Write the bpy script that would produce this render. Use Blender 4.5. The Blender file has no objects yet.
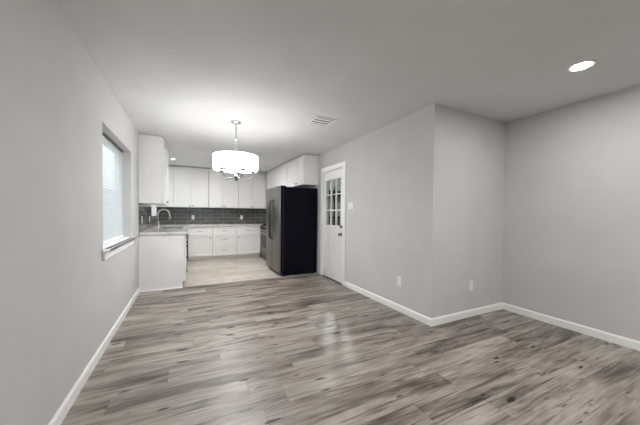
import bpy, bmesh, math, random
from mathutils import Vector, Matrix
random.seed(7)
C = bpy.context.scene.collection
SC = bpy.context.scene
PI = math.pi

# ------------------------------------------------------------------ camera
CAM_H, YAW, PITCH, ROLL = 1.2294, 0.4574, 0.0214, -0.0086
cam_data = bpy.data.cameras.new('camera')
cam_data.sensor_fit = 'HORIZONTAL'; cam_data.sensor_width = 36.0
cam_data.lens = 268.4824 / 640 * 36.0
cam_data.shift_y = (219.6149 - 212.5) / 640
cam_data.clip_start = 0.02
cam = bpy.data.objects.new('camera', cam_data); C.objects.link(cam)
fw = Vector((math.sin(YAW) * math.cos(PITCH), math.cos(YAW) * math.cos(PITCH), -math.sin(PITCH)))
rt0 = Vector((math.cos(YAW), -math.sin(YAW), 0)); up0 = rt0.cross(fw)
rt = rt0 * math.cos(ROLL) + up0 * math.sin(ROLL) * 1.0
rt = rt0 * math.cos(ROLL) - up0 * math.sin(ROLL)
up = up0 * math.cos(ROLL) + rt0 * math.sin(ROLL)
M = Matrix((rt, up, -fw)).transposed().to_4x4(); M.translation = (0, 0, CAM_H)
cam.matrix_world = M
SC.camera = cam

# ------------------------------------------------------------------ world, daylight, exposure
world = bpy.data.worlds.new('sky'); SC.world = world; world.use_nodes = True
bg = world.node_tree.nodes['Background']
bg.inputs[0].default_value = (0.86, 0.94, 1.0, 1); bg.inputs[1].default_value = 2.0
SC.view_settings.view_transform = 'Standard'; SC.view_settings.look = 'None'
SC.view_settings.gamma = 1.0; SC.view_settings.use_curve_mapping = False
SC.view_settings.exposure = 0.62
DOWN_FILL_W = 18.0          # watts of an added fill light above or behind the camera
DOWN_SEEN_W = 6.5
KITCHEN_W = 3.5
KITCHEN_FILL_W = 21.0  # added kitchen lamp, out of view
CHAND_DOWN_W = 14.0    # watts through its bottom diffuser
CHAND_W = 1.5          # watts of one chandelier bulb
GARAGE_FILL_W = 60.0  # added lamp behind the side door

def portal(name, loc, rot, sx, sy):
    l = bpy.data.lights.new(name, 'AREA'); l.shape = 'RECTANGLE'; l.size = sx; l.size_y = sy
    l.cycles.is_portal = True
    o = bpy.data.objects.new(name, l); o.location = loc; o.rotation_euler = rot; C.objects.link(o)

# ------------------------------------------------------------------ dimensions
H = 2.44
XL, X1, X3 = -0.676, 2.412, 3.717
YE, YP, YB, YR = 2.096, 4.91, 8.17, -4.2
WT = 0.12; WL = 0.17
W1 = (2.99, 4.33, 0.900, 2.03)       # living window: y0 y1 z0 z1
W2 = (6.45, 7.5, 1.15, 2.05)         # window over the sink
W3 = (0.0, 1.5, 0.6, 2.05)          # unseen window added behind the camera for daylight: x0 x1 z0 z1
D1 = (3.985, 4.765, 0.0, 2.055)      # side door opening y0 y1 z0 z1
portal('portal', (XL - 0.21, (W1[0] + W1[1]) / 2, (W1[2] + W1[3]) / 2), (0, -PI / 2, 0), 1.15, 1.34)
portal('portal', (XL - 0.21, (W2[0] + W2[1]) / 2, (W2[2] + W2[3]) / 2), (0, -PI / 2, 0), 0.9, 1.05)
portal('portal', ((W3[0] + W3[1]) / 2, YR - 0.16, (W3[2] + W3[3]) / 2), (PI / 2, 0, 0), 1.5, 1.45)

# ------------------------------------------------------------------ materials
MATS = {}
def nt(name):
    m = bpy.data.materials.new(name); m.use_nodes = True
    MATS[name] = m
    return m, m.node_tree, m.node_tree.nodes['Principled BSDF']
def setp(p, col=None, rough=None, metal=None, spec=None, coat=None):
    if col is not None: p.inputs['Base Color'].default_value = (*col, 1)
    if rough is not None: p.inputs['Roughness'].default_value = rough
    if metal is not None: p.inputs['Metallic'].default_value = metal
    if spec is not None: p.inputs['Specular IOR Level'].default_value = spec
    if coat is not None: p.inputs['Coat Weight'].default_value = coat
def node(t, kind, **kw):
    n = t.nodes.new(kind)
    for k, v in kw.items(): setattr(n, k, v)
    return n
def mth(t, op, a, b=None, c=None):
    n = t.nodes.new('ShaderNodeMath'); n.operation = op
    for i, v in enumerate((a, b, c)):
        if v is None: continue
        if isinstance(v, (int, float)): n.inputs[i].default_value = v
        else: t.links.new(v, n.inputs[i])
    return n.outputs[0]
def ramp(t, fac, stops):
    n = t.nodes.new('ShaderNodeValToRGB'); e = n.color_ramp.elements
    while len(e) < len(stops): e.new(0.5)
    for k, (p, c) in zip(e, stops):
        k.position = p; k.color = (*c, 1) if len(c) == 3 else c
    t.links.new(fac, n.inputs[0]); return n.outputs[0]
def paint(name, col, rough=0.6, bump=0.0, scale=60, spec=0.3, vary=0.03):
    """plain painted finish: faint mottling and a fine roller texture"""
    m, t, p = nt(name); setp(p, col, rough, spec=spec)
    tc = node(t, 'ShaderNodeTexCoord')
    nz = node(t, 'ShaderNodeTexNoise'); nz.inputs['Scale'].default_value = 2.3; nz.inputs['Detail'].default_value = 3
    t.links.new(tc.outputs['Object'], nz.inputs['Vector'])
    lo = tuple(c * (1 - vary) for c in col); hi = tuple(min(1, c * (1 + vary)) for c in col)
    t.links.new(ramp(t, nz.outputs['Fac'], [(0.3, lo), (0.7, hi)]), p.inputs['Base Color'])
    if bump:
        n2 = node(t, 'ShaderNodeTexNoise'); n2.inputs['Scale'].default_value = scale; n2.inputs['Detail'].default_value = 2
        t.links.new(tc.outputs['Object'], n2.inputs['Vector'])
        b = node(t, 'ShaderNodeBump'); b.inputs['Strength'].default_value = bump; b.inputs['Distance'].default_value = 0.002
        t.links.new(n2.outputs['Fac'], b.inputs['Height']); t.links.new(b.outputs[0], p.inputs['Normal'])
    return m
def metal(name, col, rough, aniso_axis=None, vary=0.08):
    m, t, p = nt(name); setp(p, col, rough, 1.0)
    tc = node(t, 'ShaderNodeTexCoord'); mp = node(t, 'ShaderNodeMapping')
    mp.inputs['Scale'].default_value = aniso_axis or (30, 30, 30)
    t.links.new(tc.outputs['Object'], mp.inputs[0])
    nz = node(t, 'ShaderNodeTexNoise'); nz.inputs['Scale'].default_value = 1.0; nz.inputs['Detail'].default_value = 4
    t.links.new(mp.outputs[0], nz.inputs['Vector'])
    lo = tuple(c * (1 - vary) for c in col); hi = tuple(min(1, c * (1 + vary)) for c in col)
    t.links.new(ramp(t, nz.outputs['Fac'], [(0.3, lo), (0.7, hi)]), p.inputs['Base Color'])
    return m
def glow(name, col, strength, base=0.8):
    m, t, p = nt(name); setp(p, (base, base, base), 0.6)
    p.inputs['Emission Color'].default_value = (*col, 1); p.inputs['Emission Strength'].default_value = strength
    return m

M_WALL = paint('wall_paint', (0.60, 0.60, 0.592), 0.7, 0.15, 90)
M_CEIL = paint('ceiling_paint', (0.74, 0.745, 0.75), 0.85, 0.3, 70)
M_TRIM = paint('trim_paint', (0.90, 0.90, 0.885), 0.35, spec=0.4, vary=0.01)
M_DOOR = paint('door_paint', (0.87, 0.87, 0.855), 0.35, spec=0.4, vary=0.01)
M_CAB = paint('cabinet_paint', (0.82, 0.82, 0.81), 0.35, spec=0.4, vary=0.01)
M_KICK = paint('toe_kick_paint', (0.74, 0.73, 0.71), 0.5)
M_PLATE = paint('plate_plastic', (0.82, 0.82, 0.80), 0.3, spec=0.5, vary=0.005)
M_SLOT = paint('slot_dark', (0.05, 0.05, 0.05), 0.5)
M_NICKEL = metal('brushed_nickel', (0.55, 0.54, 0.52), 0.28)
M_CHROME = metal('polished_chrome', (0.75, 0.75, 0.76), 0.12)
M_STEEL = metal('stainless_steel', (0.215, 0.205, 0.192), 0.36, (60, 60, 0.8))
M_SINK = metal('sink_steel', (0.45, 0.45, 0.45), 0.3)
M_DARKMETAL = metal('dark_metal', (0.09, 0.09, 0.095), 0.3)
M_BLACK = paint('black_enamel', (0.004, 0.004, 0.009), 0.14, spec=0.10)
M_GRILLE = paint('black_plastic', (0.015, 0.015, 0.016), 0.5)
M_GASKET = paint('gasket_duct_shade', (0.08, 0.08, 0.08), 0.6)
M_GARAGE = paint('garage_board', (0.35, 0.38, 0.38), 0.8)
M_GROUND = paint('yard_ground', (0.33, 0.33, 0.31), 0.9, 0.5, 20, vary=0.25)
M_FRAME = paint('window_vinyl', (0.82, 0.83, 0.83), 0.35, spec=0.4, vary=0.01)
M_VENT = paint('vent_enamel', (0.93, 0.93, 0.93), 0.4, vary=0.0)
M_LENS = glow('downlight_lens', (1.0, 0.97, 0.92), 14.0)
M_BULB = glow('bulb_glass', (1.0, 0.95, 0.88), 12.0)

def glass(name, tint=(0.96, 0.98, 0.97)):
    m = bpy.data.materials.new(name); m.use_nodes = True; t = m.node_tree
    t.nodes.clear()
    o = node(t, 'ShaderNodeOutputMaterial'); mx = node(t, 'ShaderNodeMixShader')
    tr = node(t, 'ShaderNodeBsdfTransparent'); tr.inputs[0].default_value = (*tint, 1)
    gl = node(t, 'ShaderNodeBsdfGlossy'); gl.inputs['Roughness'].default_value = 0.02
    fr = node(t, 'ShaderNodeFresnel'); fr.inputs[0].default_value = 1.5
    ge = node(t, 'ShaderNodeNewGeometry'); front = mth(t, 'SUBTRACT', 1.0, ge.outputs['Backfacing'])
    t.links.new(mth(t, 'MULTIPLY', fr.outputs[0], front), mx.inputs[0]); t.links.new(tr.outputs[0], mx.inputs[1]); t.links.new(gl.outputs[0], mx.inputs[2])
    t.links.new(mx.outputs[0], o.inputs[0]); return m
M_GLASS = glass('window_glass')

# lamp shade: white fabric that glows from the bulbs behind it
def shade_mat(name, strength):
    m, t, p = nt(name); setp(p, (0.85, 0.85, 0.84), 0.8, spec=0.1)
    p.inputs['Emission Color'].default_value = (1.0, 0.99, 0.985, 1); p.inputs['Emission Strength'].default_value = strength
    tc = node(t, 'ShaderNodeTexCoord'); nz = node(t, 'ShaderNodeTexNoise')
    nz.inputs['Scale'].default_value = 180
    t.links.new(tc.outputs['Object'], nz.inputs['Vector'])
    b = node(t, 'ShaderNodeBump'); b.inputs['Strength'].default_value = 0.2; b.inputs['Distance'].default_value = 0.001
    t.links.new(nz.outputs['Fac'], b.inputs['Height']); t.links.new(b.outputs[0], p.inputs['Normal'])
    return m
M_SHADE = shade_mat('shade_fabric', 17.0)
M_LINING = shade_mat('shade_lining', 0.9)
M_ARM = metal('dark_nickel', (0.035, 0.034, 0.033), 0.4)
M_PULL = metal('satin_pull', (0.22, 0.215, 0.21), 0.35)

def blind_mat():
    m = bpy.data.materials.new('blind_slat'); m.use_nodes = True; t = m.node_tree
    p = t.nodes['Principled BSDF']; setp(p, (0.70, 0.725, 0.735), 0.5)
    o = t.nodes['Material Output']; mx = node(t, 'ShaderNodeMixShader'); mx.inputs[0].default_value = 0.26
    tl = node(t, 'ShaderNodeBsdfTranslucent')
    tc = node(t, 'ShaderNodeTexCoord'); nz = node(t, 'ShaderNodeTexNoise'); nz.inputs['Scale'].default_value = 3
    t.links.new(tc.outputs['Object'], nz.inputs['Vector'])
    t.links.new(ramp(t, nz.outputs['Fac'], [(0.3, (0.82, 0.87, 0.88)), (0.7, (0.88, 0.90, 0.90))]), tl.inputs[0])
    t.links.new(p.outputs[0], mx.inputs[1]); t.links.new(tl.outputs[0], mx.inputs[2]); t.links.new(mx.outputs[0], o.inputs[0])
    return m
M_BLIND = blind_mat()

def wood_floor():
    m, t, p = nt('plank_floor'); tc = node(t, 'ShaderNodeTexCoord'); sx = node(t, 'ShaderNodeSeparateXYZ')
    t.links.new(tc.outputs['Object'], sx.inputs[0]); x, y = sx.outputs[0], sx.outputs[1]
    PW, PL = 0.182, 1.22
    yy = mth(t, 'DIVIDE', y, PW); row = mth(t, 'FLOOR', yy); fy = mth(t, 'FRACT', yy)
    wn = node(t, 'ShaderNodeTexWhiteNoise', noise_dimensions='1D'); t.links.new(row, wn.inputs['W'])
    xx = mth(t, 'ADD', mth(t, 'DIVIDE', x, PL), wn.outputs['Value']); cx = mth(t, 'FLOOR', xx); fx = mth(t, 'FRACT', xx)
    cid = node(t, 'ShaderNodeCombineXYZ'); t.links.new(row, cid.inputs[0]); t.links.new(cx, cid.inputs[1])
    pid = node(t, 'ShaderNodeTexWhiteNoise', noise_dimensions='2D'); t.links.new(cid.outputs[0], pid.inputs['Vector'])
    off = mth(t, 'MULTIPLY', pid.outputs['Value'], 37.0)
    def grain(sxx, syy, det, rough, dist=0.0):
        cv = node(t, 'ShaderNodeCombineXYZ')
        t.links.new(mth(t, 'ADD', mth(t, 'MULTIPLY', x, sxx), off), cv.inputs[0])
        t.links.new(mth(t, 'MULTIPLY', y, syy), cv.inputs[1]); t.links.new(off, cv.inputs[2])
        n = node(t, 'ShaderNodeTexNoise'); n.inputs['Scale'].default_value = 1.0; n.inputs['Detail'].default_value = det
        n.inputs['Roughness'].default_value = rough; n.inputs['Distortion'].default_value = dist
        t.links.new(cv.outputs[0], n.inputs['Vector']); return n.outputs['Fac']
    fine = grain(3.5, 70, 5, 0.65); broad = grain(1.7, 11, 4, 0.6, 0.6); streak = grain(1.1, 16, 3, 0.55, 0.9)
    knot = grain(5.0, 17, 2, 0.5, 0.3)
    v = mth(t, 'ADD', mth(t, 'MULTIPLY', fine, 0.38), mth(t, 'MULTIPLY', broad, 0.62))
    v = mth(t, 'ADD', v, mth(t, 'MULTIPLY', mth(t, 'SUBTRACT', pid.outputs['Value'], 0.5), 0.12))
    patch = grain(0.8, 4.5, 3, 0.6, 0.8)
    v = mth(t, 'ADD', v, mth(t, 'MULTIPLY', mth(t, 'SUBTRACT', patch, 0.5), 0.55))
    base = ramp(t, v, [(0.33, (0.076, 0.062, 0.050)), (0.43, (0.188, 0.164, 0.140)), (0.54, (0.315, 0.283, 0.250)), (0.68, (0.445, 0.410, 0.368))])
    def mul(col, fac, c):
        mx = node(t, 'ShaderNodeMix', data_type='RGBA', blend_type='MULTIPLY')
        t.links.new(fac, mx.inputs[0]); t.links.new(col, mx.inputs[6]); mx.inputs[7].default_value = (*c, 1); return mx.outputs[2]
    sfac = ramp(t, streak, [(0.56, (0, 0, 0)), (0.70, (1, 1, 1))])
    col = mul(base, sfac, (0.42, 0.38, 0.35))
    kv = node(t, 'ShaderNodeCombineXYZ')
    t.links.new(mth(t, 'ADD', mth(t, 'MULTIPLY', x, 2.0), mth(t, 'MULTIPLY', fine, 0.16)), kv.inputs[0]); t.links.new(mth(t, 'ADD', mth(t, 'MULTIPLY', y, 6.5), mth(t, 'MULTIPLY', broad, 0.45)), kv.inputs[1])
    vo = node(t, 'ShaderNodeTexVoronoi', voronoi_dimensions='2D'); vo.inputs['Scale'].default_value = 1.0; t.links.new(kv.outputs[0], vo.inputs['Vector'])
    vc = node(t, 'ShaderNodeSeparateColor'); t.links.new(vo.outputs['Color'], vc.inputs[0])
    kr = mth(t, 'MULTIPLY', mth(t, 'POWER', vc.outputs[0], 1.5), 0.105)          # knot radius, most are tiny
    kd = mth(t, 'SUBTRACT', kr, vo.outputs['Distance'])
    col = mul(col, ramp(t, mth(t, 'ADD', mth(t, 'MULTIPLY', kd, 5.0), 0.45), [(0.25, (0, 0, 0)), (0.62, (1, 1, 1))]), (0.50, 0.44, 0.40))
    col = mul(col, ramp(t, mth(t, 'ADD', mth(t, 'MULTIPLY', kd, 12.0), 0.40), [(0.42, (0, 0, 0)), (0.75, (1, 1, 1))]), (0.16, 0.13, 0.11))
    crack = grain(1.6, 42, 2, 0.5, 0.4)
    col = mul(col, ramp(t, crack, [(0.64, (0, 0, 0)), (0.70, (1, 1, 1))]), (0.50, 0.45, 0.41))
    kfac = ramp(t, knot, [(0.665, (0, 0, 0)), (0.75, (1, 1, 1))])
    col = mul(col, kfac, (0.25, 0.21, 0.19))
    ey = mth(t, 'MULTIPLY', mth(t, 'MINIMUM', fy, mth(t, 'SUBTRACT', 1.0, fy)), PW)
    ex = mth(t, 'MULTIPLY', mth(t, 'MINIMUM', fx, mth(t, 'SUBTRACT', 1.0, fx)), PL)
    seam = mth(t, 'LESS_THAN', mth(t, 'MINIMUM', ex, ey), 0.0012)
    col = mul(col, seam, (0.45, 0.42, 0.40))
    t.links.new(col, p.inputs['Base Color']); setp(p, rough=0.38, spec=0.5)
    b = node(t, 'ShaderNodeBump'); b.inputs['Strength'].default_value = 0.15; b.inputs['Distance'].default_value = 0.002
    t.links.new(mth(t, 'SUBTRACT', fine, mth(t, 'MULTIPLY', seam, 1.0)), b.inputs['Height']); t.links.new(b.outputs[0], p.inputs['Normal'])
    return m
M_WOOD = wood_floor()

def brick_mat(name, axes, bw, rh, mortar, c1, c2, cm, rough, spec=0.5, noise=0.25, bump=0.6, off=0.5):
    m, t, p = nt(name); tc = node(t, 'ShaderNodeTexCoord'); sx = node(t, 'ShaderNodeSeparateXYZ')
    t.links.new(tc.outputs['Object'], sx.inputs[0]); cv = node(t, 'ShaderNodeCombineXYZ')
    t.links.new(sx.outputs[axes[0]], cv.inputs[0]); t.links.new(sx.outputs[axes[1]], cv.inputs[1])
    br = node(t, 'ShaderNodeTexBrick'); br.offset = off; br.inputs['Scale'].default_value = 1
    br.inputs['Brick Width'].default_value = bw; br.inputs['Row Height'].default_value = rh
    br.inputs['Mortar Size'].default_value = mortar; br.inputs['Mortar Smooth'].default_value = 0.1
    br.inputs['Color1'].default_value = (*c1, 1); br.inputs['Color2'].default_value = (*c2, 1); br.inputs['Mortar'].default_value = (*cm, 1)
    t.links.new(cv.outputs[0], br.inputs['Vector'])
    nz = node(t, 'ShaderNodeTexNoise'); nz.inputs['Scale'].default_value = 5; nz.inputs['Detail'].default_value = 5
    t.links.new(tc.outputs['Object'], nz.inputs['Vector'])
    mx = node(t, 'ShaderNodeMix', data_type='RGBA', blend_type='MULTIPLY'); mx.inputs[0].default_value = 1
    t.links.new(br.outputs['Color'], mx.inputs[6])
    t.links.new(ramp(t, nz.outputs['Fac'], [(0.3, (1 - noise,) * 3), (0.7, (1.0,) * 3)]), mx.inputs[7])
    t.links.new(mx.outputs[2], p.inputs['Base Color']); setp(p, rough=rough, spec=spec)
    b = node(t, 'ShaderNodeBump'); b.inputs['Strength'].default_value = bump; b.inputs['Distance'].default_value = 0.002; b.invert = True
    t.links.new(br.outputs['Fac'], b.inputs['Height']); t.links.new(b.outputs[0], p.inputs['Normal'])
    return m
M_SUBX = brick_mat('subway_tile_back', (0, 2), 0.305, 0.1, 0.0045, (0.080, 0.080, 0.079), (0.125, 0.124, 0.122), (0.36, 0.36, 0.35), 0.24, noise=0.3)
M_SUBY = brick_mat('subway_tile_side', (1, 2), 0.305, 0.1, 0.0045, (0.080, 0.080, 0.079), (0.125, 0.124, 0.122), (0.36, 0.36, 0.35), 0.12, noise=0.3)
M_KTILE = brick_mat('kitchen_floor_tile', (0, 1), 0.61, 0.305, 0.003, (0.49, 0.45, 0.395), (0.63, 0.585, 0.52), (0.36, 0.33, 0.29), 0.35, noise=0.18, bump=0.3, off=0.33)

def granite():
    m, t, p = nt('countertop_stone'); tc = node(t, 'ShaderNodeTexCoord')
    v = node(t, 'ShaderNodeTexNoise'); v.inputs['Scale'].default_value = 45; v.inputs['Detail'].default_value = 6; v.inputs['Roughness'].default_value = 0.7
    w = node(t, 'ShaderNodeTexNoise'); w.inputs['Scale'].default_value = 4; w.inputs['Detail'].default_value = 5; w.inputs['Distortion'].default_value = 1.2
    for n in (v, w): t.links.new(tc.outputs['Object'], n.inputs['Vector'])
    s = mth(t, 'ADD', mth(t, 'MULTIPLY', v.outputs['Fac'], 0.5), mth(t, 'MULTIPLY', w.outputs['Fac'], 0.5))
    t.links.new(ramp(t, s, [(0.34, (0.36, 0.345, 0.33)), (0.46, (0.64, 0.63, 0.61)), (0.60, (0.80, 0.79, 0.77))]), p.inputs['Base Color'])
    setp(p, rough=0.12, spec=0.5); return m
M_STONE = granite()

# ------------------------------------------------------------------ mesh helpers
class MB:
    def __init__(s): s.bm = bmesh.new()
    def box(s, x0, x1, y0, y1, z0, z1, bev=0.0, seg=1):
        x0, x1 = min(x0, x1), max(x0, x1); y0, y1 = min(y0, y1), max(y0, y1); z0, z1 = min(z0, z1), max(z0, z1)
        t = bmesh.new(); r = bmesh.ops.create_cube(t, size=1)
        for v in t.verts:
            v.co = Vector((x0 + (v.co.x + .5) * (x1 - x0), y0 + (v.co.y + .5) * (y1 - y0), z0 + (v.co.z + .5) * (z1 - z0)))
        if bev: bmesh.ops.bevel(t, geom=t.edges[:], offset=min(bev, .45 * min(x1 - x0, y1 - y0, z1 - z0)), segments=seg, affect='EDGES', profile=0.5)
        s._merge(t); return s
    def _merge(s, t):
        me = bpy.data.meshes.new('tmp'); t.to_mesh(me); t.free(); s.bm.from_mesh(me); bpy.data.meshes.remove(me)
    def lathe(s, prof, c=(0, 0, 0), axis='Z', seg=40, closed=False):
        """prof: (radius, along) pairs turned about the axis through c"""
        t = bmesh.new(); rings = []
        for r, a in prof:
            ring = []
            for k in range(1 if r < 1e-6 else seg):
                an = 2 * PI * k / seg; u, v = r * math.cos(an), r * math.sin(an)
                co = {'Z': (u, v, a), 'X': (a, u, v), 'Y': (v, a, u)}[axis]
                ring.append(t.verts.new(Vector(co) + Vector(c)))
            rings.append(ring)
        pairs = list(zip(rings, rings[1:])) + ([(rings[-1], rings[0])] if closed else [])
        for A, B in pairs:
            for k in range(seg):
                a, b = A[k % len(A)], A[(k + 1) % len(A)]; d, e = B[k % len(B)], B[(k + 1) % len(B)]
                vs = []
                for q in (a, b, e, d):
                    if q not in vs: vs.append(q)
                if len(vs) > 2:
                    try: t.faces.new(vs).smooth = True
                    except ValueError: pass
        bmesh.ops.recalc_face_normals(t, faces=t.faces[:])
        s._merge(t); return s
    def tube(s, pts, r, seg=12, caps=True):
        t = bmesh.new(); pts = [Vector(p) for p in pts]; rings = []; prev = None
        rs = r if isinstance(r, (list, tuple)) else [r] * len(pts)
        for i, p in enumerate(pts):
            d = (pts[min(i + 1, len(pts) - 1)] - pts[max(i - 1, 0)]).normalized()
            if prev is None:
                ref = Vector((0, 0, 1)) if abs(d.z) < 0.9 else Vector((1, 0, 0)); u = d.cross(ref).normalized()
            else: u = (prev - d * prev.dot(d)).normalized()
            prev = u; w = d.cross(u)
            rings.append([t.verts.new(p + (u * math.cos(2 * PI * k / seg) + w * math.sin(2 * PI * k / seg)) * rs[i]) for k in range(seg)])
        for A, B in zip(rings, rings[1:]):
            for k in range(seg): t.faces.new((A[k], A[(k + 1) % seg], B[(k + 1) % seg], B[k])).smooth = True
        if caps: t.faces.new(rings[0][::-1]); t.faces.new(rings[-1])
        bmesh.ops.recalc_face_normals(t, faces=t.faces[:])
        s._merge(t); return s
    def prism(s, poly, axis, a0, a1):
        """closed polygon in the plane across axis, extruded from a0 to a1 (axis X: poly is (y,z); Y: (x,z); Z: (x,y))"""
        t = bmesh.new(); f = {'X': lambda p, a: (a, p[0], p[1]), 'Y': lambda p, a: (p[0], a, p[1]), 'Z': lambda p, a: (p[0], p[1], a)}[axis]
        A = [t.verts.new(f(p, a0)) for p in poly]; B = [t.verts.new(f(p, a1)) for p in poly]; n = len(poly)
        for k in range(n): t.faces.new((A[k], A[(k + 1) % n], B[(k + 1) % n], B[k]))
        t.faces.new(A[::-1]); t.faces.new(B); bmesh.ops.recalc_face_normals(t, faces=t.faces[:])
        s._merge(t); return s
    def build(s, name, mat, parent=None):
        me = bpy.data.meshes.new(name); loc = Vector((0, 0, 0)); q = parent
        while q is not None: loc += Vector(q.location); q = q.parent
        bmesh.ops.translate(s.bm, verts=s.bm.verts[:], vec=-loc)
        s.bm.to_mesh(me); s.bm.free(); me.materials.append(mat)
        o = bpy.data.objects.new(name, me); C.objects.link(o)
        if parent is not None: o.parent = parent
        return o
def tag(o, label=None, cat=None, group=None, kind=None):
    for k, v in (('label', label), ('category', cat), ('group', group), ('kind', kind)):
        if v: o[k] = v
    return o
def thing(name, label, cat, loc, group=None):
    o = bpy.data.objects.new(name, None); C.objects.link(o); o.location = loc; o.empty_display_size = 0.1
    return tag(o, label, cat, group)
def struct(name, mb, mat, parent=None):
    o = mb.build(name, mat, parent)
    if parent is None: o['kind'] = 'structure'
    return o
def struct_root(name, loc):
    o = bpy.data.objects.new(name, None); C.objects.link(o); o.location = loc; o['kind'] = 'structure'; return o
def fbox(mb, face, n0, u0, u1, z0, z1, d0, d1, bev=0.0):
    """box on a front that looks along face; n0 is the front plane, d0..d1 the depth behind it"""
    if face == 'Y-': mb.box(u0, u1, n0 + d0, n0 + d1, z0, z1, bev)
    elif face == 'X+': mb.box(n0 - d1, n0 - d0, u0, u1, z0, z1, bev)
    elif face == 'X-': mb.box(n0 + d0, n0 + d1, u0, u1, z0, z1, bev)
    return mb
def fpt(face, n0, u, z, d):
    return {'Y-': (u, n0 + d, z), 'X+': (n0 - d, u, z), 'X-': (n0 + d, u, z)}[face]
def shaker(face, n0, u0, u1, z0, z1, t=0.02, fr=0.057, rec=0.014):
    mb = MB(); e = 0.0015
    fbox(mb, face, n0, u0, u0 + fr, z0, z1, 0, t, e); fbox(mb, face, n0, u1 - fr, u1, z0, z1, 0, t, e)
    fbox(mb, face, n0, u0 + fr - .001, u1 - fr + .001, z1 - fr, z1, 0, t, e); fbox(mb, face, n0, u0 + fr - .001, u1 - fr + .001, z0, z0 + fr, 0, t, e)
    fbox(mb, face, n0, u0 + fr - .004, u1 - fr + .004, z0 + fr - .004, z1 - fr + .004, rec, t - .002)
    return mb
def knob_mb(face, n0, u, z):
    prof = [(0.0, -0.028), (0.011, -0.027), (0.015, -0.022), (0.013, -0.017), (0.006, -0.012), (0.006, -0.003), (0.010, 0.0), (0.0, 0.0)]
    ax = 'Y' if face == 'Y-' else 'X'; sg = -1 if face == 'X+' else 1
    return MB().lathe([(r, a * sg) for r, a in prof], fpt(face, n0, u, z, 0), ax, 16)
def pull_mb(face, n0, u, z, L=0.13):
    mb = MB(); pts = []
    for k in range(13):
        s = -1 + 2 * k / 12; pts.append(fpt(face, n0, u + s * L / 2, z, -0.03 * (1 - abs(s) ** 5)))
    return mb.tube(pts, 0.0055, 8)

# ------------------------------------------------------------------ shell: floor, ceiling, walls
struct('floor', MB().box(XL - WL, X3 + WT, YR - WT, YP + 0.03, -0.10, 0), M_WOOD)
struct('floor_kitchen', MB().box(XL - WL, X1 + WT, YP + 0.03, YB + WT, -0.10, 0.0), M_KTILE)
struct('ceiling', MB().box(XL - WL, X3 + WT, YR - WT, YB + WT, H, H + 0.12), M_CEIL)
struct('ground', MB().box(-30, 30, -30, 30, -0.30, -0.20), M_GROUND)
struct('wall_left', MB()
       .box(XL - WL, XL, YR, W1[0], 0, H).box(XL - WL, XL, W1[0], W1[1], 0, W1[2] - .03).box(XL - WL, XL, W1[0], W1[1], W1[3], H)
       .box(XL - WL, XL, W1[1], W2[0], 0, H).box(XL - WL, XL, W2[0], W2[1], 0, W2[2]).box(XL - WL, XL, W2[0], W2[1], W2[3], H)
       .box(XL - WL, XL, W2[1], YB, 0, H), M_WALL)
struct('wall_right', MB().box(X1, X1 + WT, YE + WT, D1[0], 0, H).box(X1, X1 + WT, D1[0], D1[1], D1[3], H).box(X1, X1 + WT, D1[1], YB, 0, H), M_WALL)
struct('wall_alcove', MB().box(X1, X3 + WT, YE, YE + WT, 0, H), M_WALL)
struct('wall_side', MB().box(X3, X3 + WT, YR, YE, 0, H), M_WALL)
struct('wall_back', MB().box(XL - WL, X1 + WT, YB, YB + WT, 0, H), M_WALL)
struct('wall_front', MB().box(XL - WL, W3[0], YR - WT, YR, 0, H).box(W3[1], X3 + WT, YR - WT, YR, 0, H)
       .box(W3[0], W3[1], YR - WT, YR, 0, W3[2]).box(W3[0], W3[1], YR - WT, YR, W3[3], H), M_WALL)
# utility room seen through the glass of the side door
struct('wall_garage', MB().box(5.2, 5.3, 2.216, 8.0, -.1, H).box(X1 + WT, 5.2, 7.9, 8.0, -.1, H).box(X1 + WT, 5.2, 2.216, 2.226, -.1, H)
       .box(X1 + WT, 5.3, 2.216, 8.0, H, H + .1), M_GARAGE)
struct('floor_garage', MB().box(X1 + WT, 5.3, 2.216, 8.0, -.19, -.1), M_KICK)

# baseboards with an eased top
def base_profile(t=0.014, h=0.084):
    return [(0, 0), (t, 0), (t, h - .018), (t * .72, h - .008), (t * .35, h), (0, h)]
def baseboard(name, axis, wall, sgn, a0, a1):
    mb = MB().prism([(wall + sgn * p, z) for p, z in base_profile()], axis, a0, a1); struct(name, mb, M_TRIM)
baseboard('baseboard_left', 'Y', XL, 1, YR, YP - .002)
baseboard('baseboard_right', 'Y', X1, -1, YE - 0.014, D1[0] - .086)
baseboard('baseboard_alcove', 'X', YE, -1, X1 - 0.0, X3)
baseboard('baseboard_side', 'Y', X3, -1, YR, YE)
struct('baseboard_front', MB().prism([(YR + p, z) for p, z in base_profile()], 'X', XL, X3), M_TRIM)
struct('trim_1', MB().prism([(YP + .005, 0), (YP + .055, 0), (YP + .045, .005), (YP + .015, .005)], 'X', -0.06, X1 - .05), paint('threshold_strip', (0.30, 0.275, 0.25), 0.4))

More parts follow.
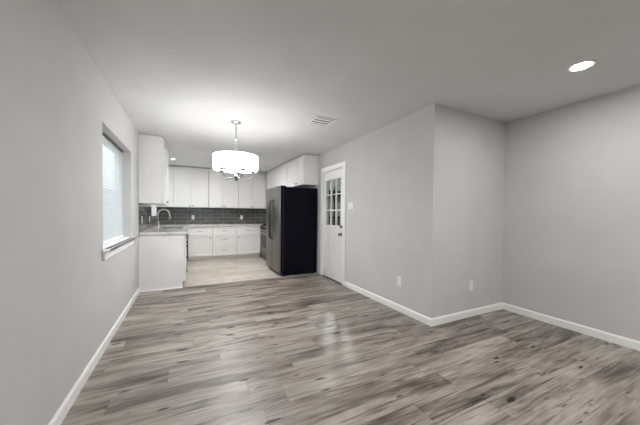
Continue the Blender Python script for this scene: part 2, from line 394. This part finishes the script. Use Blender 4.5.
# ------------------------------------------------------------------ windows
def window_left(name, W, sill):
    y0, y1, z0, z1 = W; r = struct_root(name, (XL - WL, (y0 + y1) / 2, z0))
    xo = XL - WL + .012; zm = (z0 + z1) / 2; f = MB()
    for a, b, c, d in ((y0, y0 + .045, z0, z1), (y1 - .045, y1, z0, z1), (y0 + .045, y1 - .045, z0, z0 + .045), (y0 + .045, y1 - .045, z1 - .045, z1), (y0 + .045, y1 - .045, zm - .016, zm + .016)):
        f.box(xo - .015, xo + .03, a, b, c, d, .003)
    f.build('window_frame', M_FRAME, r)
    MB().box(xo, xo + .005, y0 + .04, y1 - .04, z0 + .04, zm - .02).build('pane', M_GLASS, r)
    MB().box(xo, xo + .005, y0 + .04, y1 - .04, zm + .02, z1 - .04).build('pane', M_GLASS, r)
    if sill:
        MB().box(XL - WL + .045, XL + .045, y0 + .001, y1 - .001, z0 - .029, z0, .004).box(XL + .001, XL + .045, y0 - .05, y1 + .05, z0 - .029, z0, .006, 2).build('window_sill', M_TRIM, r)
        MB().box(XL + .001, XL + .018, y0 - .03, y1 + .03, z0 - .10, z0 - .03, .003).build('apron', M_TRIM, r)
    return r
window_left('window_1', W1, True)
window_left('window_2', W2, False)
r = struct_root('window_3_added', ((W3[0] + W3[1]) / 2, YR - WT, W3[2])); f = MB(); xm = (W3[0] + W3[1]) / 2  # rear window added out of view to let daylight in
for a, b, c, d in ((W3[0], W3[0] + .06, W3[2], W3[3]), (W3[1] - .06, W3[1], W3[2], W3[3]), (W3[0] + .06, W3[1] - .06, W3[2], W3[2] + .06), (W3[0] + .06, W3[1] - .06, W3[3] - .06, W3[3]), (xm - .04, xm + .04, W3[2] + .06, W3[3] - .06)):
    f.box(a, b, YR - .10, YR - .05, c, d, .003)
f.build('window_frame', M_FRAME, r)
MB().box(W3[0] + .05, W3[1] - .05, YR - .08, YR - .074, W3[2] + .05, W3[3] - .05).build('pane', M_GLASS, r)

# slatted blind inside the living window
bl = thing('window_blind', 'white horizontal mini blind lowered in the window of the long left wall', 'blind', (XL - .05, (W1[0] + W1[1]) / 2, W1[2]))
by0, by1, bx = W1[0] + .008, W1[1] - .012, XL - .092
MB().box(bx - .012, bx + .012, by0, by1, W1[3] - .018, W1[3] - .002, .003).build('head_rail', paint('rail_shade', (.12, .11, .10), .4), bl)  # rail coloured dark to paint the shaded gap above the blind
sl = MB(); z = W1[2] + .045; n = 0
while z < W1[3] - .030:
    ta = math.radians(68); dx, dz = .0142 * math.cos(ta), .0142 * math.sin(ta)
    sl.prism([(bx + dx, z - dz), (bx + .002, z + .0016), (bx - dx, z + dz), (bx - dx - .0004, z + dz - .0004), (bx + .001, z + .0004), (bx + dx - .0004, z - dz - .0004)], 'Y', by0 + .004, by1 - .004)
    z += .0254
sl.build('slats', M_BLIND, bl)
MB().box(bx - .012, bx + .012, by0 + .002, by1 - .002, W1[2] + .008, W1[2] + .026, .003).build('bottom_rail', M_TRIM, bl)
cd = MB()
for yy in (by0 + .2, (by0 + by1) / 2, by1 - .2): cd.box(bx + .0125, bx + .0135, yy - .001, yy + .001, W1[2] + .02, W1[3] - .03)
cd.build('ladder_cord', M_TRIM, bl)

# ------------------------------------------------------------------ side door
dr = struct_root('door_1', (X1, (D1[0] + D1[1]) / 2, 0))
cs = MB(); cw = .075; xo = X1 - .018
cs.box(xo, X1 - .0005, D1[0] - cw, D1[0] + .008, 0, D1[3] + cw, .004).box(xo, X1 - .0005, D1[1] - .008, D1[1] + cw, 0, D1[3] + cw, .004).box(xo, X1 - .0005, D1[0] + .007, D1[1] - .007, D1[3] - .008, D1[3] + cw, .004)
cs.box(X1 + .002, X1 + WT, D1[0] + .001, D1[0] + .018, 0, D1[3] - .001).box(X1 + .002, X1 + WT, D1[1] - .018, D1[1] - .001, 0, D1[3] - .001).box(X1 + .002, X1 + WT, D1[0] + .018, D1[1] - .018, D1[3] - .018, D1[3] - .001)
cs.build('door_frame', M_TRIM, dr)
sy0, sy1, sz0, sz1 = D1[0] + .021, D1[1] - .021, .012, D1[3] - .021
gy0, gy1, gz0, gz1 = 4.085, 4.665, 1.005, 1.885
xs0, xs1 = X1 + .012, X1 + .052
slab = MB()
slab.box(xs0, xs1, sy0, gy0, sz0, sz1, .002).box(xs0, xs1, gy1, sy1, sz0, sz1, .002).box(xs0, xs1, gy0 - .001, gy1 + .001, gz1, sz1, .002)
pz0, pz1 = .22, .86
slab.box(xs0, xs1, gy0 - .001, gy1 + .001, pz1, gz0, .002).box(xs0, xs1, gy0 - .001, gy1 + .001, sz0, pz0, .002)
ym = (gy0 + gy1) / 2
slab.box(xs0, xs1, ym - .05, ym + .05, pz0 - .001, pz1 + .001, .002)
slab.box(xs0 + .010, xs1 - .005, gy0 - .002, gy1 + .002, pz0 - .002, pz1 + .002)
slab.build('door_slab', M_DOOR, dr)
for a, b in ((gy0, ym - .05), (ym + .05, gy1)):
    MB().box(xs0 + .002, xs0 + .012, a + .035, b - .035, pz0 + .035, pz1 - .035, .006, 2).build('raised_panel', M_DOOR, dr)
mu = MB(); fr = .013
mu.box(xs0 - .006, xs1 - .002, gy0, gy0 + fr, gz0, gz1, .003).box(xs0 - .006, xs1 - .002, gy1 - fr, gy1, gz0, gz1, .003).box(xs0 - .006, xs1 - .002, gy0 + fr, gy1 - fr, gz0, gz0 + fr, .003).box(xs0 - .006, xs1 - .002, gy0 + fr, gy1 - fr, gz1 - fr, gz1, .003)
for k in (1, 2):
    yy = gy0 + (gy1 - gy0) * k / 3; zz = gz0 + (gz1 - gz0) * k / 3
    mu.box(xs0 - .003, xs1 - .006, yy - .010, yy + .010, gz0 + fr, gz1 - fr, .002).box(xs0 - .002, xs1 - .007, gy0 + fr, gy1 - fr, zz - .010, zz + .010, .002)
mu.build('glazing_bars', M_DOOR, dr)
for i in range(3):
    for j in range(3):
        MB().box(xs0 + .008, xs0 + .011, gy0 + (gy1 - gy0) * i / 3 + .005, gy0 + (gy1 - gy0) * (i + 1) / 3 - .005, gz0 + (gz1 - gz0) * j / 3 + .005, gz0 + (gz1 - gz0) * (j + 1) / 3 - .005).build('pane', M_GLASS, dr)
ky = sy0 + .06
MB().lathe([(0, -.062), (.018, -.060), (.027, -.050), (.027, -.040), (.014, -.028), (.012, -.010), (.031, -.006), (.033, 0), (0, 0)], (xs0, ky, .868), 'X', 24).build('door_knob', M_PULL, dr)
MB().lathe([(0, -.022), (.020, -.021), (.027, -.012), (.029, 0), (0, 0)], (xs0, ky, 1.005), 'X', 24).box(xs0 - .036, xs0 - .020, ky - .005, ky + .005, .985, 1.025, .002).build('deadbolt', M_PULL, dr)
MB().box(X1 - .02, X1 + WT, D1[0] + .019, D1[1] - .019, 0.0005, .011, .003).build('door_sill', M_DARKMETAL, dr)

# ------------------------------------------------------------------ recessed lights and vent
def downlight(x, y, label, watts, r=.088):
    t = thing('recessed_light', label, 'ceiling light', (x, y, H), 'recessed ceiling lights')
    MB().lathe([(r, 0), (r + .001, -.004), (r - .010, -.009), (r - .020, -.006), (r - .022, 0)], (x, y, H), 'Z', 40).build('trim_ring', M_TRIM, t)
    MB().lathe([(0, -.005), (r - .022, -.005), (r - .022, -.001), (0, -.001)], (x, y, H), 'Z', 40).build('lens', M_LENS, t)
    l = bpy.data.lights.new('ceiling_lamp', 'AREA'); l.shape = 'DISK'; l.size = r * 1.5; l.energy = watts; l.color = (1.0, .985, .97)
    o = bpy.data.objects.new('ceiling_lamp', l); o.location = (x, y, H - .012); C.objects.link(o)
downlight(2.845, 1.038, 'round recessed ceiling light near the corner beyond the white vent, over the empty alcove', DOWN_SEEN_W)
downlight(-.30, 6.918, 'small recessed ceiling light over the kitchen sink', KITCHEN_W, .052)
downlight(.80, 6.10, 'added recessed fill light in the middle of the kitchen ceiling, hidden behind the drum shade', KITCHEN_FILL_W)  # unseen lamp added to brighten the kitchen
downlight(1.30, .42, 'added recessed fill light over the near dining area, just above the camera', DOWN_FILL_W)  # this and the next two are unseen lamps added for brightness
downlight(2.845, -1.9, 'added recessed fill light over the alcove behind the camera', DOWN_FILL_W * .6)
downlight(.65, -1.9, 'added recessed fill light over the room behind the camera', DOWN_FILL_W)

vt = thing('ceiling_vent', 'square white louvered air vent on the ceiling between chandelier and side wall', 'vent', (1.575, 3.17, H))
vx0, vx1, vy0, vy1 = 1.425, 1.725, 3.02, 3.32; f = MB(); fw_ = .028
for a, b, c, d in ((vx0, vx1, vy0, vy0 + fw_), (vx0, vx1, vy1 - fw_, vy1), (vx0, vx0 + fw_, vy0 + fw_, vy1 - fw_), (vx1 - fw_, vx1, vy0 + fw_, vy1 - fw_)):
    f.box(a, b, c, d, H - .010, H - .0005, .003)
f.build('vent_frame', M_VENT, vt)
f = MB()
for k in range(3):
    yy = vy0 + fw_ + .022 + k * .080
    f.prism([(yy, H - .0065), (yy + .042, H - .0085), (yy + .042, H - .0073), (yy, H - .0053)], 'X', vx0 + fw_, vx1 - fw_)
f.build('louvers', M_TRIM, vt)
MB().box(vx0 + fw_, vx1 - fw_, vy0 + fw_, vy1 - fw_, H - .002, H - .0006).build('duct_shade', M_GASKET, vt)  # flat dark sheet painting the shade inside the duct

# ------------------------------------------------------------------ chandelier
cx, cy = .576, 3.722
ch = thing('drum_chandelier', 'drum chandelier with white shade and curved metal arms hanging from the ceiling', 'chandelier', (cx, cy, H))
MB().lathe([(0, -.030), (.022, -.029), (.055, -.016), (.066, -.004), (.066, 0), (0, 0)], (cx, cy, H), 'Z', 36).build('canopy', M_NICKEL, ch)
MB().tube([(cx, cy, H - .028), (cx, cy, 2.225)], .007, 12).build('upper_rod', M_NICKEL, ch)
MB().lathe([(0, .016), (.012, .014), (.026, .004), (.026, -.004), (.012, -.014), (0, -.016)], (cx, cy, 2.213), 'Z', 24).build('collar', M_CHROME, ch)
MB().tube([(cx, cy, 2.20), (cx, cy, 1.78)], .009, 12).build('lower_rod', M_CHROME, ch)
MB().lathe([(0, 1.655), (.008, 1.66), (.012, 1.672), (.006, 1.684), (.020, 1.692), (.030, 1.705), (.030, 1.722), (.018, 1.738), (.012, 1.76), (.016, 1.785), (.009, 1.80), (0, 1.80)], (cx, cy, 0), 'Z', 24).build('hub', M_ARM, ch)
SR, SZ0, SZ1 = .284, 1.805, 1.990
sh = MB().lathe([(SR - .0015, SZ0), (SR, SZ0), (SR, SZ1), (SR - .0015, SZ1)], (cx, cy, 0), 'Z', 72, True).build('drum_shade', M_SHADE, ch)
MB().lathe([(SR - .002, SZ0), (SR - .002, SZ1), (SR - .004, SZ1), (SR - .004, SZ0)], (cx, cy, 0), 'Z', 72, True).build('lining', M_LINING, sh)
for zz in (SZ0, SZ1):
    MB().lathe([(SR + .001, zz - .004), (SR + .001, zz + .004), (SR - .005, zz + .004), (SR - .005, zz - .004)], (cx, cy, 0), 'Z', 72, True).build('rim', M_LINING, sh)
MB().lathe([(0, SZ0 + .012), (SR - .006, SZ0 + .012), (SR - .006, SZ0 + .016), (0, SZ0 + .016)], (cx, cy, 0), 'Z', 72).build('diffuser', M_LINING, ch)
l = bpy.data.lights.new('chandelier_lamp', 'AREA'); l.shape = 'DISK'; l.size = SR * 1.9; l.energy = CHAND_DOWN_W; l.color = (1.0, .99, .985)
o = bpy.data.objects.new('chandelier_lamp', l); o.location = (cx, cy, SZ0 + .008); C.objects.link(o)
sp = MB()
for k in range(3):
    a = 2 * PI * k / 3 + .4; sp.tube([(cx, cy, SZ1 - .02), (cx + (SR - .003) * math.cos(a), cy + (SR - .003) * math.sin(a), SZ1 - .004)], .003, 6)
sp.build('spider', M_CHROME, ch)
for k in range(5):
    a = 2 * PI * k / 5 + math.radians(-75); ca, sa = math.cos(a), math.sin(a); pts = []
    for j in range(17):
        u = j / 16; rr = .022 + .190 * math.sin(u * PI / 2 * 1.0); zz = 1.714 - .042 * math.sin(u * PI) + .070 * u ** 2.4
        pts.append((cx + rr * ca, cy + rr * sa, zz))
    arm = MB().tube(pts, .0045, 8).build('arm', M_ARM, ch); bxx, byy, bz = pts[-1]
    MB().lathe([(0, -.004), (.016, -.002), (.034, .008), (.036, .012), (.012, .008), (.012, .012), (0, .012)], (bxx, byy, bz), 'Z', 24).build('cup', M_ARM, arm)
    MB().lathe([(.0115, .010), (.0115, .065), (0, .065)], (bxx, byy, bz), 'Z', 16).build('candle_sleeve', M_PLATE, arm)
    MB().lathe([(0, .063), (.008, .066), (.016, .085), (.014, .105), (.004, .128), (0, .130)], (bxx, byy, bz), 'Z', 16).build('bulb', M_BULB, arm)
    l = bpy.data.lights.new('chandelier_lamp', 'POINT'); l.energy = CHAND_W; l.shadow_soft_size = .018; l.color = (1.0, .99, .985)
    o = bpy.data.objects.new('chandelier_lamp', l); o.location = (bxx, byy, bz + .10); C.objects.link(o)

# ------------------------------------------------------------------ kitchen: wall cabinets
UZ0, UZ1 = 1.372, 2.425
G = .0035
def wall_cab(face, n0, u0, u1, z0, z1, depth, doors, label, group, knob_side):
    """doors: list of (u0,u1,knob_u) ; n0 the plane of the door fronts"""
    um = (u0 + u1) / 2; base = fpt(face, n0, um, z0, depth / 2)
    t = thing('wall_cabinet', label, 'cabinet', base, group)
    fbox(MB(), face, n0, u0, u1, z0, z1, .022, depth, .001).build('body', M_CAB, t)
    for a, b, ku in doors:
        d = shaker(face, n0, a + G, b - G, z0 + G, z1 - .012).build('door', M_CAB, t)
        knob_mb(face, n0, ku, z0 + .045).build('knob', M_PULL, d)
    return t
YU = 7.84
DB = YB - YU - .001
wall_cab('Y-', YU, -.325, .500, UZ0, UZ1, DB, [(-.325, .078, .045), (.078, .500, .115)], 'white two-door wall cabinet over the back counter, nearest the sink corner', 'wall cabinets above the back counter', 0)
wall_cab('Y-', YU, .503, 1.282, UZ0, UZ1, DB, [(.503, .885, .850), (.885, 1.282, .920)], 'white two-door wall cabinet in the middle of the back wall, above the drawer unit', 'wall cabinets above the back counter', 0)
wall_cab('Y-', YU, 1.285, 2.068, UZ0, UZ1, DB, [(1.285, 1.672, 1.637), (1.672, 2.068, 1.707)], 'white two-door wall cabinet on the back wall, beside the refrigerator end', 'wall cabinets above the back counter', 0)
# blank corner filler joining the back run to the side wall
t = thing('corner_cabinet', 'narrow plain white corner wall cabinet end between sink window and back wall cabinets', 'cabinet', (-.5, YU + .16, UZ0))
MB().box(XL + .001, -.328, YU + .012, YB - .001, UZ0, UZ1, .001).build('body', M_CAB, t)
MB().box(XL + .001, -.328, YU, YU + .012, UZ0 + .004, UZ1 - .012, .001).build('filler_panel', M_CAB, t)
# side wall cabinet before the sink window
FX = -.345
wall_cab('X+', FX, YP, 5.55, UZ0, UZ1, FX - XL - .001, [(YP, 5.55, 5.50)], 'white wall cabinet whose plain end panel faces the dining area', 'wall cabinets on the window side', 0)
wall_cab('X+', FX, 5.552, 6.25, UZ0, UZ1, FX - XL - .001, [(5.552, 6.25, 5.60)], 'white wall cabinet on the window side, right before the sink window', 'wall cabinets on the window side', 0)
# right side, above the refrigerator and on to the corner
RX = 2.075; RD = X1 - RX - .001
wall_cab('X-', RX, 4.985, 6.04, 1.82, UZ1, RD, [(4.985, 5.36, 5.325), (5.36, 6.04, 5.405)], 'short white wall cabinet directly above the black refrigerator', 'wall cabinets on the range side', 0)
wall_cab('X-', RX, 6.043, 6.60, UZ0, UZ1, RD, [(6.043, 6.60, 6.55)], 'tall white wall cabinet just beyond the refrigerator', 'wall cabinets on the range side', 0)
wall_cab('X-', RX, 6.603, 7.37, 1.82, UZ1, RD, [(6.603, 6.985, 6.95), (6.985, 7.37, 7.02)], 'short white wall cabinet above the range', 'wall cabinets on the range side', 0)
wall_cab('X-', RX, 7.373, 7.835, UZ0, UZ1, RD, [(7.373, 7.835, 7.42)], 'white wall cabinet in the far corner beyond the range', 'wall cabinets on the range side', 0)

# ------------------------------------------------------------------ kitchen: base cabinets
BZ0, BZ1 = .10, .878
def base_cab(face, n0, u0, u1, depth, fronts, label, group, open_top=False):
    """fronts: ('drawer',u0,u1,z0,z1) or ('door',u0,u1,z0,z1,knob_u)"""
    um = (u0 + u1) / 2; b = fpt(face, n0, um, 0, depth / 2)
    t = thing('base_cabinet', label, 'cabinet', b, group)
    if open_top:
        b_ = MB()
        fbox(b_, face, n0, u0, u0 + .018, BZ0, BZ1, .022, depth, .001); fbox(b_, face, n0, u1 - .018, u1, BZ0, BZ1, .022, depth, .001)
        fbox(b_, face, n0, u0 + .018, u1 - .018, BZ0, .60, .022, depth, .001); fbox(b_, face, n0, u0 + .018, u1 - .018, .60, BZ1, .022, .04, .001)
        b_.build('body', M_CAB, t)
    else: fbox(MB(), face, n0, u0, u1, BZ0, BZ1, .022, depth, .001).build('body', M_CAB, t)
    fbox(MB(), face, n0, u0, u1, 0.0005, BZ0, .085, depth).build('toe_kick', M_KICK, t)
    for f in fronts:
        d = shaker(face, n0, f[1] + G, f[2] - G, f[3] + G, f[4] - G, fr=.045 if f[0] == 'drawer' else .057).build(f[0], M_CAB, t)
        if f[0] == 'drawer': pull_mb(face, n0, (f[1] + f[2]) / 2, (f[3] + f[4]) / 2).build('handle', M_PULL, d)
        else: knob_mb(face, n0, f[5], f[4] - .06).build('knob', M_PULL, d)
    return t
YF = 7.53; BD = YB - YF - .001
ZA, ZB = .645, .405
base_cab('Y-', YF, 0.004, .577, BD, [('drawer', .004, .577, ZA, BZ1), ('door', .004, .577, BZ0, ZA - .001, .53)], 'white base cabinet with drawer over door, in the back corner nearest the sink', 'base cabinets along the back wall')
base_cab('Y-', YF, .580, 1.194, BD, [('drawer', .580, 1.194, ZA, BZ1), ('drawer', .580, 1.194, ZB, ZA - .001), ('drawer', .580, 1.194, BZ0, ZB - .001)], 'white base cabinet with three stacked drawers in the middle of the back wall', 'base cabinets along the back wall')
base_cab('Y-', YF, 1.197, 1.835, BD, [('drawer', 1.197, 1.835, ZA, BZ1), ('door', 1.197, 1.835, BZ0, ZA - .001, 1.25)], 'white base cabinet with one drawer over a door, next to the range', 'base cabinets along the back wall')
LX = -.030; LD = LX - XL - .001
base_cab('X+', LX, YP + .02, 5.40, LD, [('drawer', YP + .02, 5.40, .735, BZ1), ('drawer', YP + .02, 5.40, .575, .732), ('drawer', YP + .02, 5.40, .35, .572), ('drawer', YP + .02, 5.40, BZ0, .347)], 'white base cabinet with drawers at the open end of the sink counter', 'base cabinets under the sink counter')
base_cab('X+', LX, 6.02, 6.90, LD, [('door', 6.02, 6.46, BZ0, BZ1, 6.41), ('door', 6.46, 6.90, BZ0, BZ1, 6.51)], 'white two-door base cabinet under the kitchen sink', 'base cabinets under the sink counter', True)
base_cab('X+', LX, 6.903, 7.50, LD, [('door', 6.903, 7.50, BZ0, BZ1, 6.95)], 'white single-door base cabinet between sink and back corner', 'base cabinets under the sink counter')
base_cab('X+', LX, 5.403, 6.017, LD, [('drawer', 5.403, 6.017, .735, BZ1), ('door', 5.403, 5.71, BZ0, .732, 5.66), ('door', 5.71, 6.017, BZ0, .732, 5.76)], 'white base cabinet with a drawer over two doors, between end drawers and sink', 'base cabinets under the sink counter')
# plain end panel facing the dining area
t = thing('end_panel', 'plain white cabinet end panel facing the dining area below the counter', 'panel', (-.36, YP + .01, 0))
MB().prism([(XL + .001, .0005), (-.078, .0005), (-.078, .115), (LX - .025, .115), (LX - .025, BZ1), (XL + .001, BZ1)], 'Y', YP, YP + .018).build('panel_board', M_CAB, t)
MB().prism([(YP - .012, .0005), (YP - .001, .0005), (YP - .001, .02), (YP - .006, .016)], 'X', XL + .016, -.080).build('shoe_moulding', M_TRIM, t)

# ------------------------------------------------------------------ countertop, sink, faucet
CT0, CT1 = .880, .920
sx0, sx1, sy0_, sy1_ = -.50, -.085, 6.12, 6.86
ct = thing('countertop', 'light stone L-shaped countertop along the sink side and the back wall', 'countertop', (0, 6.5, CT0))
m = MB(); e = .003; cxr = .002
m.box(XL + .0095, cxr, YP - .028, sy0_, CT0, CT1, e).box(XL + .0095, sx0, sy0_, sy1_, CT0, CT1).box(sx1, cxr, sy0_, sy1_, CT0, CT1, e).box(XL + .0095, cxr, sy1_, YB - .0095, CT0, CT1, e)
m.box(cxr - .004, X1 - .001, YF - .03, YB - .0095, CT0, CT1, e)
m.build('slab', M_STONE, ct)
sk = thing('kitchen_sink', 'undermount stainless steel sink set in the counter before the window', 'sink', (-.29, 6.49, .70))
m = MB(); w = .006; z0 = .70
m.box(sx0 + .001, sx1 - .001, sy0_ + .001, sy1_ - .001, z0, z0 + w).box(sx0 + .001, sx0 + w, sy0_ + .001, sy1_ - .001, z0 + w, .917).box(sx1 - w, sx1 - .001, sy0_ + .001, sy1_ - .001, z0 + w, .917).box(sx0 + w, sx1 - w, sy0_ + .001, sy0_ + w, z0 + w, .917).box(sx0 + w, sx1 - w, sy1_ - w, sy1_ - .001, z0 + w, .917)
m.build('basin', M_SINK, sk)
MB().lathe([(0, .004), (.03, .004), (.042, .001), (.042, -.0), (0, 0)], (-.29, 6.49, z0 + w + .0005), 'Z', 24).build('drain', M_CHROME, sk)
fx, fy = -.555, 6.50
fc = thing('kitchen_faucet', 'tall gooseneck pull-down faucet standing behind the sink', 'faucet', (fx, fy, CT1))
MB().lathe([(0, 0), (.028, 0), (.028, .006), (.020, .012), (.019, .10), (.014, .112), (0, .112)], (fx, fy, CT1 + .0005), 'Z', 24).build('base', M_NICKEL, fc)
pts = [(fx, fy, CT1 + .10), (fx, fy, CT1 + .27)]
for k in range(1, 15):
    a = PI - k * (PI * 1.03) / 14; pts.append((fx + .105 + .105 * math.cos(a), fy, CT1 + .27 + .105 * math.sin(a)))
MB().tube(pts, .013, 12).build('spout', M_NICKEL, fc)
ex, ez = pts[-1][0], pts[-1][2]
MB().tube([(ex, fy, ez + .005), (ex + .004, fy, ez - .03), (ex + .010, fy, ez - .10)], [.014, .016, .019], 12).build('spray_head', M_NICKEL, fc)
MB().tube([(fx, fy + .018, CT1 + .075), (fx, fy + .05, CT1 + .08), (fx, fy + .10, CT1 + .115)], [.009, .007, .006], 10).build('lever', M_NICKEL, fc)

# ------------------------------------------------------------------ tile backsplash and outlets
BS0, BS1 = CT0 + .0, 1.371
o = MB().box(XL + .009, X1 - .001, YB - .009, YB - .0005, CT1 - .04, BS1).build('tile_backsplash', M_SUBX)
tag(o, 'dark grey glazed subway tile backsplash on the back wall under the wall cabinets', 'backsplash')
o = MB().box(XL + .0005, XL + .009, YP + .005, W2[0] - .001, CT1 - .04, BS1).box(XL + .0005, XL + .009, W2[0] - .001, W2[1] + .001, CT1 - .04, W2[2]).box(XL + .0005, XL + .009, W2[1] + .001, YB - .001, CT1 - .04, BS1).build('tile_backsplash', M_SUBY)
tag(o, 'dark grey glazed subway tile backsplash on the window side behind the faucet', 'backsplash')
def outlet(face, n0, u, z, label, group=None, switch=False, w=.072, h=.118):
    b = fpt(face, n0, u, z, 0)
    t = thing('light_switch' if switch else 'wall_outlet', label, 'light switch' if switch else 'outlet', b, group)
    fbox(MB(), face, n0, u - w / 2, u + w / 2, z - h / 2, z + h / 2, -.006, -.0005, .0025).build('cover_plate', M_PLATE, t)
    if switch:
        for s in (-.046, 0, .046):
            fbox(MB(), face, n0, u + s - .016, u + s + .016, z - .033, z + .033, -.0095, -.006, .002).build('rocker', M_PLATE, t)
    else:
        for s in (-.02, .02):
            rc = fbox(MB(), face, n0, u - .017, u + .017, z + s - .014, z + s + .014, -.0085, -.006, .002).build('receptacle', M_PLATE, t)
            sm = MB()
            for q in (-.006, .006): fbox(sm, face, n0, u + q - .001, u + q + .001, z + s - .004, z + s + .006, -.0088, -.0085)
            sm.build('slots', M_SLOT, rc)
    return t
outlet('X-', X1, 2.60, .378, 'white wall outlet low on the long wall with the side door')
outlet('Y-', YE, 3.078, .376, 'white wall outlet low on the short alcove wall')
outlet('X-', X1, 3.755, 1.368, 'wide white light switch plate on the wall beside the side door', switch=True, w=.165)
outlet('Y-', YB - .009, .126, 1.105, 'white outlet on the dark back tile nearest the sink corner')
outlet('Y-', YB - .009, 1.426, 1.105, 'white outlet on the dark back tile nearest the range')
outlet('X+', XL + .009, 5.17, 1.11, 'white outlet on the window side tile nearest the dining area')
outlet('X+', XL + .009, 6.13, 1.10, 'white outlet on the window side tile next to the faucet')

# ------------------------------------------------------------------ refrigerator
ry0, ry1, rz = 4.985, 6.03, 1.762
fr_ = thing('refrigerator', 'side-by-side refrigerator with black side and dark stainless doors', 'refrigerator', (2.0, 5.43, 0))
MB().box(1.668, 2.385, ry0, ry1, .025, rz - .012, .006, 2).build('cabinet_body', M_BLACK, fr_)
def fridge_door(a, b, hy):
    d = MB()
    prof = []
    n = 10
    for k in range(n + 1):
        u = k / n; prof.append((a + (b - a) * u, 1.582 + .022 * (2 * u - 1) ** 4))
    d.prism([(x + .0065, y) for y, x in prof] + [(1.655, b), (1.655, a)], 'Z', .075, rz)
    o = d.build('door', M_BLACK, fr_)
    MB().prism([(x, y) for y, x in prof] + [(x + .006, y) for y, x in prof[::-1]], 'Z', .075, rz).build('steel_front', M_STEEL, o)
    pts = [(1.60, hy, .70), (1.560, hy, .712), (1.540, hy, .74), (1.532, hy, .86), (1.530, hy, 1.10), (1.532, hy, 1.36), (1.540, hy, 1.47), (1.560, hy, 1.50), (1.60, hy, 1.51)]
    MB().tube(pts, .0125, 10).build('handle', M_DARKMETAL, o)
    return o
fridge_door(ry0 + .002, 5.488, 5.44)
fridge_door(5.494, ry1 - .002, 5.545)
MB().box(1.655, 1.668, ry0 + .012, ry1 - .012, .085, rz - .02).build('gasket', M_GASKET, fr_)
MB().box(1.63, 1.70, ry0 + .01, ry1 - .01, .022, .070, .004).build('base_grille', M_GRILLE, fr_)
for yy in (ry0 + .05, ry1 - .05):
    MB().box(1.615, 1.72, yy - .035, yy + .035, rz - .0115, rz + .012, .006, 2).build('hinge_cover', M_GRILLE, fr_)
    for xx in (1.70, 2.33):
        MB().lathe([(0, 0.0005), (.02, 0.0005), (.02, .02), (.012, .026), (0, .026)], (xx, yy, 0), 'Z', 16).build('foot', M_GRILLE, fr_)

# ------------------------------------------------------------------ range
gy0_, gy1_, gxf = 6.62, 7.38, 1.80
rg = thing('kitchen_range', 'stainless freestanding range in the far corner, mostly behind the refrigerator', 'stove', (2.05, 7.0, 0))
MB().box(gxf + .03, X1 - .012, gy0_, gy1_, .02, .905, .003).build('body', M_STEEL, rg)
MB().box(gxf, gxf + .03, gy0_ + .004, gy1_ - .004, .22, .765, .006, 2).build('oven_door', M_STEEL, rg)
MB().box(gxf - .002, gxf, gy0_ + .10, gy1_ - .10, .33, .64).build('oven_window', M_BLACK, rg)
MB().tube([(gxf + .005, gy0_ + .06, .715), (gxf - .045, gy0_ + .065, .715), (gxf - .048, gy0_ + .1, .715), (gxf - .048, gy1_ - .1, .715), (gxf - .045, gy1_ - .065, .715), (gxf + .005, gy1_ - .06, .715)], .011, 8).build('handle', M_NICKEL, rg)
MB().box(gxf + .002, gxf + .03, gy0_ + .004, gy1_ - .004, .055, .212, .006, 2).build('warming_drawer', M_STEEL, rg)
MB().box(gxf - .005, gxf + .03, gy0_ + .002, gy1_ - .002, .775, .90, .006, 2).build('control_panel', M_STEEL, rg)
for k in range(5):
    MB().lathe([(0, -.030), (.018, -.029), (.020, -.012), (.024, 0), (0, 0)], (gxf - .005, gy0_ + .08 + k * .15, .835), 'X', 20).build('control_knob', M_GRILLE, rg)
MB().box(gxf + .02, X1 - .05, gy0_ + .005, gy1_ - .005, .9055, .918, .003).build('cooktop', M_BLACK, rg)
gm = MB()
for yy in (gy0_ + .06, gy0_ + .25, gy0_ + .38, gy0_ + .51, gy0_ + .70): gm.box(gxf + .05, X1 - .08, yy - .006, yy + .006, .932, .944, .002)
for xx in (gxf + .06, gxf + .2, gxf + .34, gxf + .48, X1 - .09): gm.box(xx - .006, xx + .006, gy0_ + .05, gy1_ - .05, .918, .938, .002)
gm.build('burner_grates', M_GRILLE, rg)

# ------------------------------------------------------------------ dim utility room behind the door glass
t = thing('dark_band_shelf', 'added dark shelving unit standing in for the dark bands in the side door panes', 'shelf', (4.2, 7.65, -.1))  # made-up shelf whose boards draw the dark reflections in the panes
for zz, th in ((.45, .04), (1.10, .04), (1.80, .16)):
    MB().box(3.2, 5.15, 7.46, 7.86, zz, zz + th, .003).build('shelf_board', M_GRILLE, t)
for xx in (3.22, 4.18, 5.13):
    for yy in (7.44, 7.88):
        MB().box(xx - .02, xx + .02, yy - .018, yy + .018, -.1, 2.1, .002).build('post', M_GRILLE, t)
l = bpy.data.lights.new('garage_fill', 'POINT'); l.energy = GARAGE_FILL_W; l.shadow_soft_size = .05  # lamp added to lift the tone behind the door panes
o = bpy.data.objects.new('garage_fill', l); o.location = (3.5, 6.2, 2.3); C.objects.link(o)
